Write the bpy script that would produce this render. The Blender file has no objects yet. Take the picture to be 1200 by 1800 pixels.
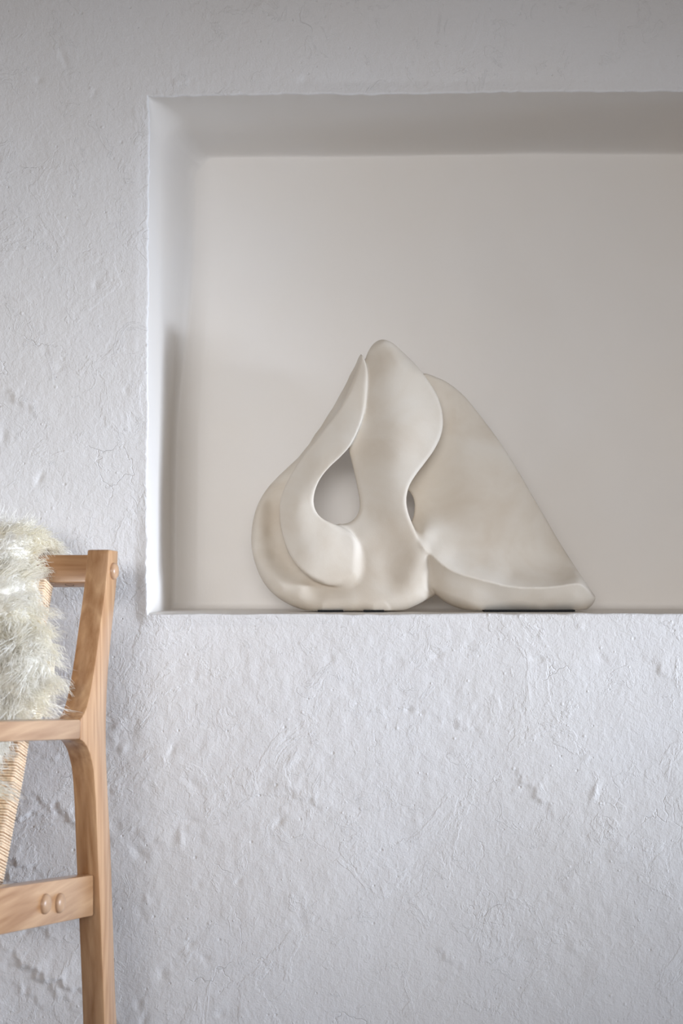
import bpy, bmesh, math, random
import numpy as np
from mathutils import Vector, Matrix

random.seed(4)
rng = np.random.default_rng(11)
sc = bpy.context.scene
C = sc.collection

# ------------------------------------------------------------------ camera, world, lights, exposure
F = 2600.0                      # focal length in pixels of the 1200 x 1800 frame
CZ = 0.85                       # camera height
HY = 1000.0                     # pixel row of the horizon
WY = 2.60                       # distance of the plastered wall

cam = bpy.data.cameras.new('camera')
camo = bpy.data.objects.new('camera', cam)
C.objects.link(camo)
camo.location = (0, 0, CZ)
camo.rotation_euler = (math.radians(90), 0, 0)
cam.sensor_fit = 'HORIZONTAL'
cam.sensor_width = 24.0
cam.lens = F * 24.0 / 1200.0
cam.shift_y = (HY - 900.0) / 1200.0
cam.dof.use_dof = True
cam.dof.focus_distance = 2.66
cam.dof.aperture_fstop = 5.6
cam.clip_start = 0.02
sc.camera = camo

w = bpy.data.worlds.new('world')
sc.world = w
w.use_nodes = True
w.node_tree.nodes['Background'].inputs['Color'].default_value = (1.0, 0.91, 0.87, 1)
w.node_tree.nodes['Background'].inputs['Strength'].default_value = 0.19

def area(name, loc, target, sx, sy, power, color, spread=180):
    l = bpy.data.lights.new(name, 'AREA')
    l.shape = 'RECTANGLE'
    l.size, l.size_y = sx, sy
    l.energy = power
    l.color = color
    l.spread = math.radians(spread)
    o = bpy.data.objects.new(name, l)
    C.objects.link(o)
    o.location = loc
    d = Vector(target) - Vector(loc)
    o.rotation_euler = d.to_track_quat('-Z', 'Y').to_euler()
    return o

# daylight entering low through the windows on the right, and a softer fill lamp added far behind the camera
area('window_daylight', (4.3, 0.6, 0.78), (-0.30, 2.35, 0.74), 2.2, 0.35, 3.1, (0.84, 0.94, 1.10), 30)
area('corner_window_daylight', (4.4, 1.45, 0.78), (-0.4, 2.3, 0.76), 1.4, 0.35, 9.0, (0.86, 0.95, 1.10), 30)
area('rear_fill_light', (-0.3, -2.3, 1.45), (0.0, 2.6, 1.0), 2.4, 0.6, 6.1, (1.0, 0.985, 0.98), 36)

sc.view_settings.view_transform = 'Standard'
sc.view_settings.look = 'None'
sc.view_settings.gamma = 1.0
sc.view_settings.use_curve_mapping = False
sc.view_settings.exposure = 0.0
sc.cycles.max_bounces = 20
sc.cycles.diffuse_bounces = 10
sc.cycles.transmission_bounces = 16

# ------------------------------------------------------------------ helpers
def px(X, Y, y):                # point at distance y seen at pixel X, Y
    return ((X - 600.0) / F * y, y, CZ - (Y - HY) / F * y)

def mesh_obj(name, verts, faces, mat, parent=None, smooth=True):
    me = bpy.data.meshes.new(name)
    verts = np.asarray(verts, dtype=np.float32)
    if isinstance(faces, np.ndarray):
        n, k = faces.shape
        me.vertices.add(len(verts))
        me.vertices.foreach_set('co', verts.ravel())
        me.loops.add(n * k)
        me.loops.foreach_set('vertex_index', faces.astype(np.int32).ravel())
        me.polygons.add(n)
        me.polygons.foreach_set('loop_start', np.arange(0, n * k, k, dtype=np.int32))
        me.update(calc_edges=True)
    else:
        me.from_pydata(verts.tolist(), [], faces)
    me.polygons.foreach_set('use_smooth', [smooth] * len(me.polygons))
    me.validate()
    me.update()
    if mat:
        me.materials.append(mat)
    o = bpy.data.objects.new(name, me)
    C.objects.link(o)
    if parent:
        o.parent = parent
    return o

def bm_obj(name, bm, mat, parent=None, smooth=False, auto=None):
    me = bpy.data.meshes.new(name)
    bmesh.ops.recalc_face_normals(bm, faces=bm.faces[:])
    bm.to_mesh(me)
    bm.free()
    me.materials.append(mat)
    o = bpy.data.objects.new(name, me)
    C.objects.link(o)
    if parent:
        o.parent = parent
    if smooth:
        me.polygons.foreach_set('use_smooth', [True] * len(me.polygons))
        if auto:
            me.set_sharp_from_angle(angle=math.radians(auto))
    return o

def empty(name, loc, rz=0, label=None, cat=None):
    o = bpy.data.objects.new(name, None)
    C.objects.link(o)
    o.empty_display_size = 0.1
    o.location = loc
    o.rotation_euler = (0, 0, rz)
    if label:
        o['label'] = label
        o['category'] = cat
    return o

def box_bm(x0, x1, y0, y1, z0, z1, bev=0.0, seg=2):
    bm = bmesh.new()
    bmesh.ops.create_cube(bm, size=1.0)
    for v in bm.verts:
        v.co = ((x0 + x1) / 2 + v.co.x * (x1 - x0), (y0 + y1) / 2 + v.co.y * (y1 - y0), (z0 + z1) / 2 + v.co.z * (z1 - z0))
    if bev > 0:
        bmesh.ops.bevel(bm, geom=bm.edges[:], offset=bev, segments=seg, affect='EDGES', profile=0.5)
    return bm

def smooth_noise(shape, cells, seed):
    """bicubic value noise on a regular array"""
    r = np.random.default_rng(seed)
    gy, gx = cells
    g = r.standard_normal((gy + 4, gx + 4))
    def wts(n, m):
        t = np.linspace(0, m - 1e-6, n)
        i = np.floor(t).astype(int)
        f = t - i
        w0 = (1 - f) ** 3 / 6
        w1 = (3 * f ** 3 - 6 * f ** 2 + 4) / 6
        w2 = (-3 * f ** 3 + 3 * f ** 2 + 3 * f + 1) / 6
        w3 = f ** 3 / 6
        M = np.zeros((n, m + 4))
        for k, ww in enumerate((w0, w1, w2, w3)):
            M[np.arange(n), i + k] = ww
        return M
    return wts(shape[0], gy) @ g @ wts(shape[1], gx).T

def noise1(n, cells, seed):
    return smooth_noise((n, 2), (cells, 1), seed)[:, 0]

# ------------------------------------------------------------------ materials
def new_mat(name):
    m = bpy.data.materials.new(name)
    m.use_nodes = True
    nt = m.node_tree
    b = nt.nodes['Principled BSDF']
    return m, nt, b

def N(nt, t, **kw):
    n = nt.nodes.new(t)
    for k, v in kw.items():
        if k in n.inputs:
            n.inputs[k].default_value = v
        else:
            setattr(n, k, v)
    return n

def math_node(nt, op, a, b=None, clamp=False):
    n = nt.nodes.new('ShaderNodeMath')
    n.operation = op
    n.use_clamp = clamp
    for i, v in enumerate((a, b)):
        if v is None:
            continue
        if isinstance(v, (int, float)):
            n.inputs[i].default_value = v
        else:
            nt.links.new(v, n.inputs[i])
    return n.outputs[0]

def ramp(nt, fac, stops):
    r = nt.nodes.new('ShaderNodeValToRGB')
    e = r.color_ramp.elements
    while len(e) < len(stops):
        e.new(0.5)
    for el, (p, c) in zip(e, stops):
        el.position = p
        el.color = c if len(c) == 4 else (*c, 1)
    nt.links.new(fac, r.inputs['Fac'])
    return r.outputs['Color']

def maprange(nt, v, a, b, c, d):
    n = nt.nodes.new('ShaderNodeMapRange')
    n.interpolation_type = 'SMOOTHSTEP'
    nt.links.new(v, n.inputs['Value'])
    for k, x in zip(('From Min', 'From Max', 'To Min', 'To Max'), (a, b, c, d)):
        n.inputs[k].default_value = x
    return n.outputs['Result']

def plaster(name, rough_relief=1.0, base=(0.80, 0.795, 0.80), warm=(0.79, 0.775, 0.765), gloss=0.75):
    m, nt, b = new_mat(name)
    L = nt.links.new
    co = N(nt, 'ShaderNodeTexCoord').outputs['Object']
    # trowel strokes: stretched noise turned on the wall plane
    def mapped(rot, scale):
        mp = N(nt, 'ShaderNodeMapping')
        mp.inputs['Rotation'].default_value = rot
        mp.inputs['Scale'].default_value = scale
        L(co, mp.inputs['Vector'])
        return mp.outputs['Vector']
    fine = N(nt, 'ShaderNodeTexNoise', Scale=330.0, Detail=3.0, Roughness=0.6)
    L(co, fine.inputs['Vector'])
    mid = N(nt, 'ShaderNodeTexNoise', Scale=75.0, Detail=4.0, Roughness=0.55, Distortion=0.6)
    L(co, mid.inputs['Vector'])
    big = N(nt, 'ShaderNodeTexNoise', Scale=9.0, Detail=3.0, Roughness=0.5)
    L(co, big.inputs['Vector'])
    st = N(nt, 'ShaderNodeTexNoise', Scale=1.0, Detail=3.0, Roughness=0.6, Distortion=0.5)
    L(mapped((0, math.radians(32), 0), (150, 60, 40)), st.inputs['Vector'])
    st2 = N(nt, 'ShaderNodeTexNoise', Scale=1.0, Detail=2.0, Roughness=0.5, Distortion=0.4)
    L(mapped((0, math.radians(-38), 0), (105, 50, 28)), st2.inputs['Vector'])
    mask = maprange(nt, big.outputs['Fac'], 0.40, 0.62, 0.0, 1.0)
    inv = math_node(nt, 'SUBTRACT', 1.0, mask)
    # pits and grains
    vor = N(nt, 'ShaderNodeTexVoronoi', Scale=70.0, Randomness=1.0)
    L(co, vor.inputs['Vector'])
    cellr = N(nt, 'ShaderNodeSeparateColor')
    L(vor.outputs['Color'], cellr.inputs['Color'])
    size = math_node(nt, 'MULTIPLY', cellr.outputs[2], 0.20)
    pick = math_node(nt, 'GREATER_THAN', cellr.outputs[0], 0.90)
    def spot(grow):
        n = nt.nodes.new('ShaderNodeMapRange')
        n.interpolation_type = 'SMOOTHSTEP'
        L(vor.outputs['Distance'], n.inputs['Value'])
        n.inputs['From Min'].default_value = 0.0
        L(math_node(nt, 'ADD', size, grow), n.inputs['From Max'])
        n.inputs['To Min'].default_value = 1.0
        n.inputs['To Max'].default_value = 0.0
        return n.outputs['Result']
    pit = math_node(nt, 'MULTIPLY', spot(0.10), pick)
    pick2 = math_node(nt, 'GREATER_THAN', cellr.outputs[1], 0.96)
    nub = math_node(nt, 'MULTIPLY', spot(0.12), pick2)
    # old coats of limewash that end in ragged little ledges
    def ledge(scale, lo, seed, dist):
        mp = N(nt, 'ShaderNodeMapping')
        mp.inputs['Location'].default_value = (seed, seed * 0.7, seed * 1.3)
        mp.inputs['Rotation'].default_value = (0, 0.5, 0)
        mp.inputs['Scale'].default_value = (1.0, 1.0, 0.85)
        L(co, mp.inputs['Vector'])
        n = N(nt, 'ShaderNodeTexNoise', Scale=scale, Detail=6.0, Roughness=0.62, Distortion=dist)
        L(mp.outputs['Vector'], n.inputs['Vector'])
        return maprange(nt, n.outputs['Fac'], lo, lo + 0.035, 0.0, 1.0), maprange(nt, n.outputs['Fac'], lo, lo + 0.16, 1.0, 0.0)
    l1, f1 = ledge(7.5, 0.56, 3.1, 0.5)
    l2, f2 = ledge(21.0, 0.60, 8.7, 1.0)
    ledges = math_node(nt, 'ADD', math_node(nt, 'MULTIPLY', math_node(nt, 'MULTIPLY', l1, f1), 0.20), math_node(nt, 'MULTIPLY', math_node(nt, 'MULTIPLY', l2, f2), 0.18))
    # hairline cracks
    warp = N(nt, 'ShaderNodeTexNoise', Scale=22.0, Detail=3.0)
    L(co, warp.inputs['Vector'])
    add = N(nt, 'ShaderNodeVectorMath')
    add.operation = 'MULTIPLY_ADD'
    L(warp.outputs['Color'], add.inputs[0])
    add.inputs[1].default_value = (0.09, 0.09, 0.09)
    L(co, add.inputs[2])
    cv = N(nt, 'ShaderNodeTexVoronoi', Scale=5.5)
    cv.feature = 'DISTANCE_TO_EDGE'
    L(add.outputs[0], cv.inputs['Vector'])
    crack = maprange(nt, cv.outputs['Distance'], 0.0, 0.010, 1.0, 0.0)
    cm = N(nt, 'ShaderNodeTexNoise', Scale=6.0, Detail=2.0)
    L(mapped((0, 0, 0), (1, 1, 1)), cm.inputs['Vector'])
    cmask = maprange(nt, cm.outputs['Fac'], 0.57, 0.68, 0.0, 1.0)
    crack = math_node(nt, 'MULTIPLY', crack, cmask)
    h = math_node(nt, 'MULTIPLY', fine.outputs['Fac'], 0.20)
    h = math_node(nt, 'ADD', h, math_node(nt, 'MULTIPLY', mid.outputs['Fac'], 0.46))
    h = math_node(nt, 'ADD', h, math_node(nt, 'MULTIPLY', math_node(nt, 'MULTIPLY', st.outputs['Fac'], mask), 0.17))
    h = math_node(nt, 'ADD', h, math_node(nt, 'MULTIPLY', math_node(nt, 'MULTIPLY', st2.outputs['Fac'], inv), 0.17))
    h = math_node(nt, 'ADD', h, math_node(nt, 'MULTIPLY', pit, -0.42))
    h = math_node(nt, 'ADD', h, math_node(nt, 'MULTIPLY', nub, 0.36))
    h = math_node(nt, 'ADD', h, math_node(nt, 'MULTIPLY', crack, -0.26))
    h = math_node(nt, 'ADD', h, ledges)
    bp = N(nt, 'ShaderNodeBump', Strength=1.0, Distance=0.0026 * rough_relief)
    L(h, bp.inputs['Height'])
    L(bp.outputs['Normal'], b.inputs['Normal'])
    tint = N(nt, 'ShaderNodeTexNoise', Scale=3.2, Detail=4.0, Roughness=0.55)
    L(co, tint.inputs['Vector'])
    col = ramp(nt, tint.outputs['Fac'], [(0.35, base), (0.68, warm)])
    L(col, b.inputs['Base Color'])
    b.inputs['Roughness'].default_value = gloss
    b.inputs['Specular IOR Level'].default_value = 0.25
    return m

M_wall = plaster('rough_white_plaster', 1.0)
M_niche = plaster('smooth_niche_plaster', 0.10, (0.80, 0.775, 0.745), (0.80, 0.765, 0.72), 0.45)

def wood(name, axis, light=(0.62, 0.375, 0.20), dark=(0.35, 0.165, 0.065)):
    m, nt, b = new_mat(name)
    L = nt.links.new
    co = N(nt, 'ShaderNodeTexCoord').outputs['Object']
    mp = N(nt, 'ShaderNodeMapping')
    s = [95.0, 95.0, 95.0]
    s[axis] = 5.5
    mp.inputs['Scale'].default_value = s
    L(co, mp.inputs['Vector'])
    n1 = N(nt, 'ShaderNodeTexNoise', Scale=1.0, Detail=5.0, Roughness=0.6, Distortion=0.15)
    L(mp.outputs['Vector'], n1.inputs['Vector'])
    mp2 = N(nt, 'ShaderNodeMapping')
    s2 = [26.0, 26.0, 26.0]
    s2[axis] = 2.2
    mp2.inputs['Scale'].default_value = s2
    L(co, mp2.inputs['Vector'])
    wv = N(nt, 'ShaderNodeTexNoise', Scale=1.0, Detail=2.0, Distortion=0.35)
    L(mp2.outputs['Vector'], wv.inputs['Vector'])
    rings = math_node(nt, 'PINGPONG', math_node(nt, 'MULTIPLY', wv.outputs['Fac'], 9.0), 1.0)
    mix = math_node(nt, 'ADD', math_node(nt, 'MULTIPLY', n1.outputs['Fac'], 0.75), math_node(nt, 'MULTIPLY', rings, 0.25))
    col = ramp(nt, mix, [(0.25, dark), (0.75, light)])
    L(col, b.inputs['Base Color'])
    b.inputs['Roughness'].default_value = 0.36
    b.inputs['Specular IOR Level'].default_value = 0.5
    b.inputs['Coat Weight'].default_value = 0.7
    b.inputs['Coat Roughness'].default_value = 0.22
    bp = N(nt, 'ShaderNodeBump', Strength=0.35, Distance=0.0006)
    L(n1.outputs['Fac'], bp.inputs['Height'])
    L(bp.outputs['Normal'], b.inputs['Normal'])
    return m

M_wood_u = wood('oak_along_depth', 0)
M_wood_l = wood('oak_along_width', 1)
M_wood_z = wood('oak_upright', 2)
M_dowel = wood('oak_dowel', 1, (0.52, 0.33, 0.20), (0.40, 0.24, 0.14))

M_dowel.node_tree.nodes['Principled BSDF'].inputs['Coat Weight'].default_value = 0.0

def simple(name, col, rough=0.8, nscale=0, var=0.06, bump=0.0):
    m, nt, b = new_mat(name)
    b.inputs['Base Color'].default_value = (*col, 1)
    b.inputs['Roughness'].default_value = rough
    if nscale:
        co = N(nt, 'ShaderNodeTexCoord').outputs['Object']
        n = N(nt, 'ShaderNodeTexNoise', Scale=nscale, Detail=4.0)
        nt.links.new(co, n.inputs['Vector'])
        c = ramp(nt, n.outputs['Fac'], [(0.3, tuple(x * (1 - var) for x in col)), (0.7, tuple(min(1, x * (1 + var)) for x in col))])
        nt.links.new(c, b.inputs['Base Color'])
        if bump:
            bp = N(nt, 'ShaderNodeBump', Strength=0.5, Distance=bump)
            nt.links.new(n.outputs['Fac'], bp.inputs['Height'])
            nt.links.new(bp.outputs['Normal'], b.inputs['Normal'])
    return m

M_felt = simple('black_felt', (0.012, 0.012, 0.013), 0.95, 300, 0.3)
M_cord = simple('paper_cord', (0.80, 0.61, 0.42), 0.75, 220, 0.22)
M_hide = simple('sheep_hide', (0.75, 0.68, 0.55), 0.9, 40, 0.1)
M_floor = simple('limewashed_floor', (0.50, 0.54, 0.60), 0.7, 6, 0.1)
M_room = simple('white_room_paint', (0.72, 0.69, 0.66), 0.8, 4, 0.03)

def stone():
    m, nt, b = new_mat('pale_cast_stone')
    L = nt.links.new
    co = N(nt, 'ShaderNodeTexCoord').outputs['Object']
    n = N(nt, 'ShaderNodeTexNoise', Scale=9.0, Detail=5.0, Roughness=0.55, Distortion=0.4)
    L(co, n.inputs['Vector'])
    col = ramp(nt, n.outputs['Fac'], [(0.32, (0.595, 0.522, 0.430)), (0.55, (0.655, 0.598, 0.517)), (0.72, (0.680, 0.634, 0.565))])
    L(col, b.inputs['Base Color'])
    b.inputs['Roughness'].default_value = 0.62
    b.inputs['Specular IOR Level'].default_value = 0.3
    g = N(nt, 'ShaderNodeTexNoise', Scale=420.0, Detail=2.0)
    L(co, g.inputs['Vector'])
    bp = N(nt, 'ShaderNodeBump', Strength=0.25, Distance=0.0004)
    L(g.outputs['Fac'], bp.inputs['Height'])
    L(bp.outputs['Normal'], b.inputs['Normal'])
    return m
M_stone = stone()

def wool_mat():
    m, nt, b = new_mat('sheep_wool')
    L = nt.links.new
    co = N(nt, 'ShaderNodeTexCoord').outputs['Object']
    n = N(nt, 'ShaderNodeTexNoise', Scale=14.0, Detail=3.0)
    L(co, n.inputs['Vector'])
    col = ramp(nt, n.outputs['Fac'], [(0.30, (0.985, 0.965, 0.895)), (0.52, (0.985, 0.975, 0.945))])
    L(col, b.inputs['Base Color'])
    b.inputs['Roughness'].default_value = 0.7
    b.inputs['Specular IOR Level'].default_value = 0.2
    tr = N(nt, 'ShaderNodeBsdfTranslucent')
    L(col, tr.inputs['Color'])
    mx = N(nt, 'ShaderNodeMixShader')
    mx.inputs[0].default_value = 0.38
    L(b.outputs[0], mx.inputs[1])
    L(tr.outputs[0], mx.inputs[2])
    L(mx.outputs[0], nt.nodes['Material Output'].inputs['Surface'])
    return m
M_wool = wool_mat()

# ------------------------------------------------------------------ the wall with its niche
X0, XR, Z0, Z1 = -0.338, 0.87, 0.770, 1.682      # niche opening
ND = 0.343                                        # niche depth
EDGE_R = 0.0035
WX0, WX1, CEIL = -2.0, 5.0, 2.55

def axis_coords(lo, hi, fa, fb, fine, coarse, marks):
    a = list(np.linspace(lo, fa, max(2, int((fa - lo) / coarse)), endpoint=False))
    a += list(np.arange(fa, fb, fine))
    a += list(np.linspace(fb, hi, max(2, int((hi - fb) / coarse))))
    a = np.array(a)
    for mk in marks:
        i = np.argmin(abs(a - mk))
        a[i] = mk
    for mk in marks:                      # rows that follow the rounded edge
        for d in (0.0008, 0.0018, 0.0032, 0.0055):
            a = np.append(a, [mk - d, mk + d])
    return np.unique(np.round(np.sort(a), 5))

gx = axis_coords(WX0, WX1, -0.66, 0.66, 0.0032, 0.06, (X0, XR))
gz = axis_coords(0.0, CEIL, 0.012, 1.90, 0.0032, 0.06, (Z0, Z1))
NT = 4000
e_left = noise1(NT, 60, 1) * 0.0010 + noise1(NT, 240, 2) * 0.0009 + noise1(NT, 560, 12) * 0.0011
e_bot = noise1(NT, 60, 3) * 0.0012 + noise1(NT, 320, 4) * 0.0008
e_top = noise1(NT, 50, 5) * 0.0014 + noise1(NT, 260, 6) * 0.0012 + noise1(NT, 560, 13) * 0.0010
def look1(tab, v, lo, hi):
    return np.interp(v, np.linspace(lo, hi, NT), tab)
def warp(x, z):
    """in-plane wobble of the opening's edges"""
    fl = np.exp(-((x - X0) / 0.010) ** 2) * ((z > Z0 - 0.001) & (z < Z1 + 0.001))
    fb = np.exp(-((z - Z0) / 0.010) ** 2) * ((x > X0 - 0.001))
    ft = np.exp(-((z - Z1) / 0.012) ** 2) * ((x > X0 - 0.001))
    dx = fl * look1(e_left, z, 0, 2.5) - 0.003 * np.exp(-((x - X0) / 0.05) ** 2) * np.clip((Z1 - z) / (Z1 - Z0), 0, 1)
    dz = fb * look1(e_bot, x, -2, 3.5) + ft * look1(e_top, x, -2, 3.5)
    dz = dz + 0.0085 * np.clip((x - X0) / 0.938, 0, 1.5) * np.exp(-((z - Z1) / 0.15) ** 2)
    dz = dz + 0.0020 * np.clip((x - X0) / 0.938, 0, 1.5) * np.exp(-((z - Z0) / 0.05) ** 2)
    return x + dx, z + dz

# relief sampled on a regular map of the visible wall
RX, RZ = 460, 660
relief = (smooth_noise((RZ, RX), (7, 5), 20) * 0.0050 + smooth_noise((RZ, RX), (22, 15), 21) * 0.0011
          + smooth_noise((RZ, RX), (70, 48), 22) * 0.0004)
msk = np.clip(smooth_noise((RZ, RX), (9, 6), 23) * 1.6 + 0.5, 0.05, 1)
relief += smooth_noise((RZ, RX), (170, 120), 24) * 0.0004 * msk
zz, xx = np.mgrid[0:RZ, 0:RX]
for k in range(150):                                     # lumps, dents and lifted flakes of old limewash
    cx_, cz_ = rng.uniform(0, RX), rng.uniform(0, RZ)
    if rng.random() < 0.35:
        cx_ = rng.uniform(0, RX * 0.35); cz_ = rng.uniform(0, RZ * 0.35)
    r1, r2 = rng.uniform(1.3, 5.5), rng.uniform(1.2, 2.6)
    a = rng.uniform(0, math.pi)
    lo = (max(0, int(cz_ - 16)), min(RZ, int(cz_ + 16)), max(0, int(cx_ - 16)), min(RX, int(cx_ + 16)))
    zs = zz[lo[0]:lo[1], lo[2]:lo[3]] - cz_; xs = xx[lo[0]:lo[1], lo[2]:lo[3]] - cx_
    u = xs * math.cos(a) + zs * math.sin(a); v = -xs * math.sin(a) + zs * math.cos(a)
    relief[lo[0]:lo[1], lo[2]:lo[3]] += rng.choice([-1, -1, 1]) * rng.uniform(0.0008, 0.0022) * np.exp(-(u / r1) ** 2 - (v / r2) ** 2)
for k in range(34):                                      # ragged ledges where a coat of plaster ends
    cx_, cz_ = rng.uniform(0, RX), rng.uniform(0, RZ)
    if k < 12:
        cx_ = rng.uniform(0, 90); cz_ = rng.uniform(20, 190)
    ln = rng.uniform(9, 26); a = rng.uniform(-0.9, 0.2)
    lo = (max(0, int(cz_ - 34)), min(RZ, int(cz_ + 34)), max(0, int(cx_ - 34)), min(RX, int(cx_ + 34)))
    zs = zz[lo[0]:lo[1], lo[2]:lo[3]] - cz_; xs = xx[lo[0]:lo[1], lo[2]:lo[3]] - cx_
    u = xs * math.cos(a) + zs * math.sin(a)
    v = -xs * math.sin(a) + zs * math.cos(a) + 1.6 * np.sin(u * 0.45 + k) + 0.9 * np.sin(u * 1.1 + 2 * k)
    st = np.clip(v / 1.3, 0, 1); st = st * st * (3 - 2 * st)
    relief[lo[0]:lo[1], lo[2]:lo[3]] += rng.uniform(0.0012, 0.0030) * (1.7 if k < 12 else 1.0) * st * np.exp(-np.clip(v, 0, None) / 7.0) * np.exp(-(u / ln) ** 2)

def relief_at(x, z):
    fx = np.clip((x + 0.68) / 1.36 * (RX - 1), 0, RX - 1.001)
    fz = np.clip(z / 1.95 * (RZ - 1), 0, RZ - 1.001)
    i, j = fx.astype(int), fz.astype(int)
    a, b = fx - i, fz - j
    return ((relief[j, i] * (1 - a) + relief[j, i + 1] * a) * (1 - b) + (relief[j + 1, i] * (1 - a) + relief[j + 1, i + 1] * a) * b)

GX, GZ = np.meshgrid(gx, gz)
dxo = np.maximum(np.maximum(X0 - GX, GX - XR), 0)
dzo = np.maximum(np.maximum(Z0 - GZ, GZ - Z1), 0)
dist = np.hypot(dxo, dzo)
fade = np.clip(dist / 0.022, 0, 1)
PX, PZ = warp(GX, GZ)
t = np.clip(1 - dist / EDGE_R, 0, 1)
PY = WY - relief_at(GX, GZ) * (0.15 + 0.85 * fade) + EDGE_R * (1 - np.sqrt(1 - t ** 2)) * 1.0
edge_y = lambda x, z: WY - relief_at(x, z) * 0.15 + EDGE_R
inside = (GX > X0 + 1e-6) & (GX < XR - 1e-6) & (GZ > Z0 + 1e-6) & (GZ < Z1 - 1e-6)
idx = np.arange(GX.size).reshape(GX.shape)
cxm = (gx[:-1] + gx[1:]) / 2
czm = (gz[:-1] + gz[1:]) / 2
hole = ((cxm[None, :] > X0) & (cxm[None, :] < XR) & (czm[:, None] > Z0) & (czm[:, None] < Z1))
q = np.stack([idx[:-1, :-1], idx[:-1, 1:], idx[1:, 1:], idx[1:, :-1]], -1)[~hole]
V = np.stack([PX.ravel(), PY.ravel(), PZ.ravel()], -1)
used = np.zeros(len(V), bool); used[q.ravel()] = True
remap = np.cumsum(used) - 1
wall = mesh_obj('wall_back', V[used], remap[q], M_wall)
wall['kind'] = 'structure'

def prof(lo, hi, inner, n_j=46):
    """stations along one axis: reveal (by depth), back (by position), reveal"""
    dj = EDGE_R + (ND - EDGE_R) * (1 - (1 - np.linspace(0, 1, n_j)) ** 1.7)
    P = np.concatenate([np.full(n_j, lo), inner, np.full(n_j, hi)])
    D = np.concatenate([dj, np.full(len(inner), ND), dj[::-1]])
    return P, D
def cove(v, dep, lo, sgn, rx, rd):
    """round the inner corner between a reveal at lo and the back: rx wide, rd deep"""
    t = np.clip((dep - (ND - rd)) / rd, 0, 1)
    x = rx * (1 - np.sqrt(1 - t ** 2))
    off = (v - lo) * sgn
    REACH = 0.13
    return lo + sgn * np.where(off < REACH, x + np.clip(off, 0, REACH) * (REACH - x) / REACH, off)

inx = gx[(gx > X0 + 0.003) & (gx < XR - 0.003)]
inz = gz[(gz > Z0 + 0.003) & (gz < Z1 - 0.003)]
pa, da = prof(X0, XR, inx)
pb, db = prof(Z0, Z1, inz)
# along the reveals use many stations so that the wavy edges of wall and niche agree
A, B = np.meshgrid(pa, pb)
DA, DB = np.meshgrid(da, db)
DEP = np.minimum(DA, DB)
upper = 1 / (1 + np.exp(-(B - 1.28) / 0.07))               # the corner is soft above, tighter below
CA = cove(cove(A, DEP, X0, 1, 0.010 + 0.040 * upper, 0.02 + 0.15 * upper), DEP, XR, -1, 0.03, 0.03)
CB = cove(cove(B, DEP, Z0, 1, 0.012, 0.014), DEP, Z1, -1, 0.016, 0.10)
NXp, NZp = warp(A, B)
# soft upper left corner: the square end of the recess turns into a quarter round with depth
rr = 0.002 + 0.055 * np.clip((DEP - EDGE_R) / 0.14, 0, 1) ** 0.8 * (DEP > EDGE_R + 1e-6)
pc = np.clip((X0 + rr - A) / rr, 0, 1); qc = np.clip((B - (Z1 - rr)) / rr, 0, 1)
incor = (pc > 0) & (qc > 0) & (DEP > EDGE_R + 1e-6)
mc = np.maximum(pc, qc)
th = np.where(pc >= qc, math.pi / 4 * qc / np.maximum(pc, 1e-9), math.pi / 2 - math.pi / 4 * pc / np.maximum(qc, 1e-9))
CA = CA + np.where(incor, (X0 + rr - rr * mc * np.cos(th)) - A, 0)
CB = CB + np.where(incor, (Z1 - rr + rr * mc * np.sin(th)) - B, 0)
onrev = 1 - np.clip((DEP - EDGE_R) / 0.03, 0, 1)
NXp = CA + (NXp - A) * np.where(onrev > 0, onrev, 0) + (1 - onrev) * (-0.003 * np.exp(-((A - X0) / 0.05) ** 2) * np.clip((Z1 - B) / (Z1 - Z0), 0, 1))
NZt = 0.0085 * np.clip((A - X0) / 0.938, 0, 1.5) * np.exp(-((B - Z1) / 0.15) ** 2)
NZp = CB + (NZp - B) * onrev + (1 - onrev) * NZt
# low left corner sunk to shade that strip, an added shape; uneven plaster undulates
lowmask = 1 / (1 + np.exp((B - 1.25) / 0.09))
cornr = np.clip(1 - (A - X0) / 0.046, 0, 1)
DEP2 = DEP + np.where(DEP > ND - 0.02, 1, 0) * 0.016 * cornr ** 1.2 * lowmask
und = smooth_noise(A.shape, (9, 12), 40) * 0.0016 + smooth_noise(A.shape, (28, 36), 41) * 0.0005
edgefade = np.clip((np.minimum(A - X0, XR - A) + np.minimum(B - Z0, Z1 - B)) / 0.07, 0, 1)
und = und * edgefade
DEP2 = DEP2 + und * np.clip((DEP - 0.02) / 0.05, 0, 1)
und2 = edgefade * smooth_noise(A.shape, (12, 12), 42) * 0.0016 * np.clip((DEP - 0.03) / 0.08, 0, 1)
NXp = NXp + und2 * (A < X0 + 0.02)
NZp = NZp + und2 * (B > Z1 - 0.05)
NY = WY + DEP2
first = DEP <= EDGE_R + 1e-6
NY = np.where(first, edge_y(A, B), NY)
ii = np.arange(A.size).reshape(A.shape)
qn = np.stack([ii[:-1, :-1], ii[:-1, 1:], ii[1:, 1:], ii[1:, :-1]], -1).reshape(-1, 4)
VN = np.stack([NXp.ravel(), NY.ravel(), NZp.ravel()], -1)
d1_ = np.linalg.norm(VN[qn[:, 0]] - VN[qn[:, 2]], axis=1)
d2_ = np.linalg.norm(VN[qn[:, 1]] - VN[qn[:, 3]], axis=1)
qn = qn[(d1_ > 1e-5) & (d2_ > 1e-5)]
niche = mesh_obj('niche', VN, qn, M_niche, wall)
bm = bmesh.new(); bm.from_mesh(niche.data)
bmesh.ops.remove_doubles(bm, verts=bm.verts[:], dist=2e-5)
bmesh.ops.dissolve_degenerate(bm, edges=bm.edges[:], dist=2e-5)
bm.to_mesh(niche.data); bm.free()
niche['label'] = 'smooth off-white plaster lining of the recess'

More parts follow.
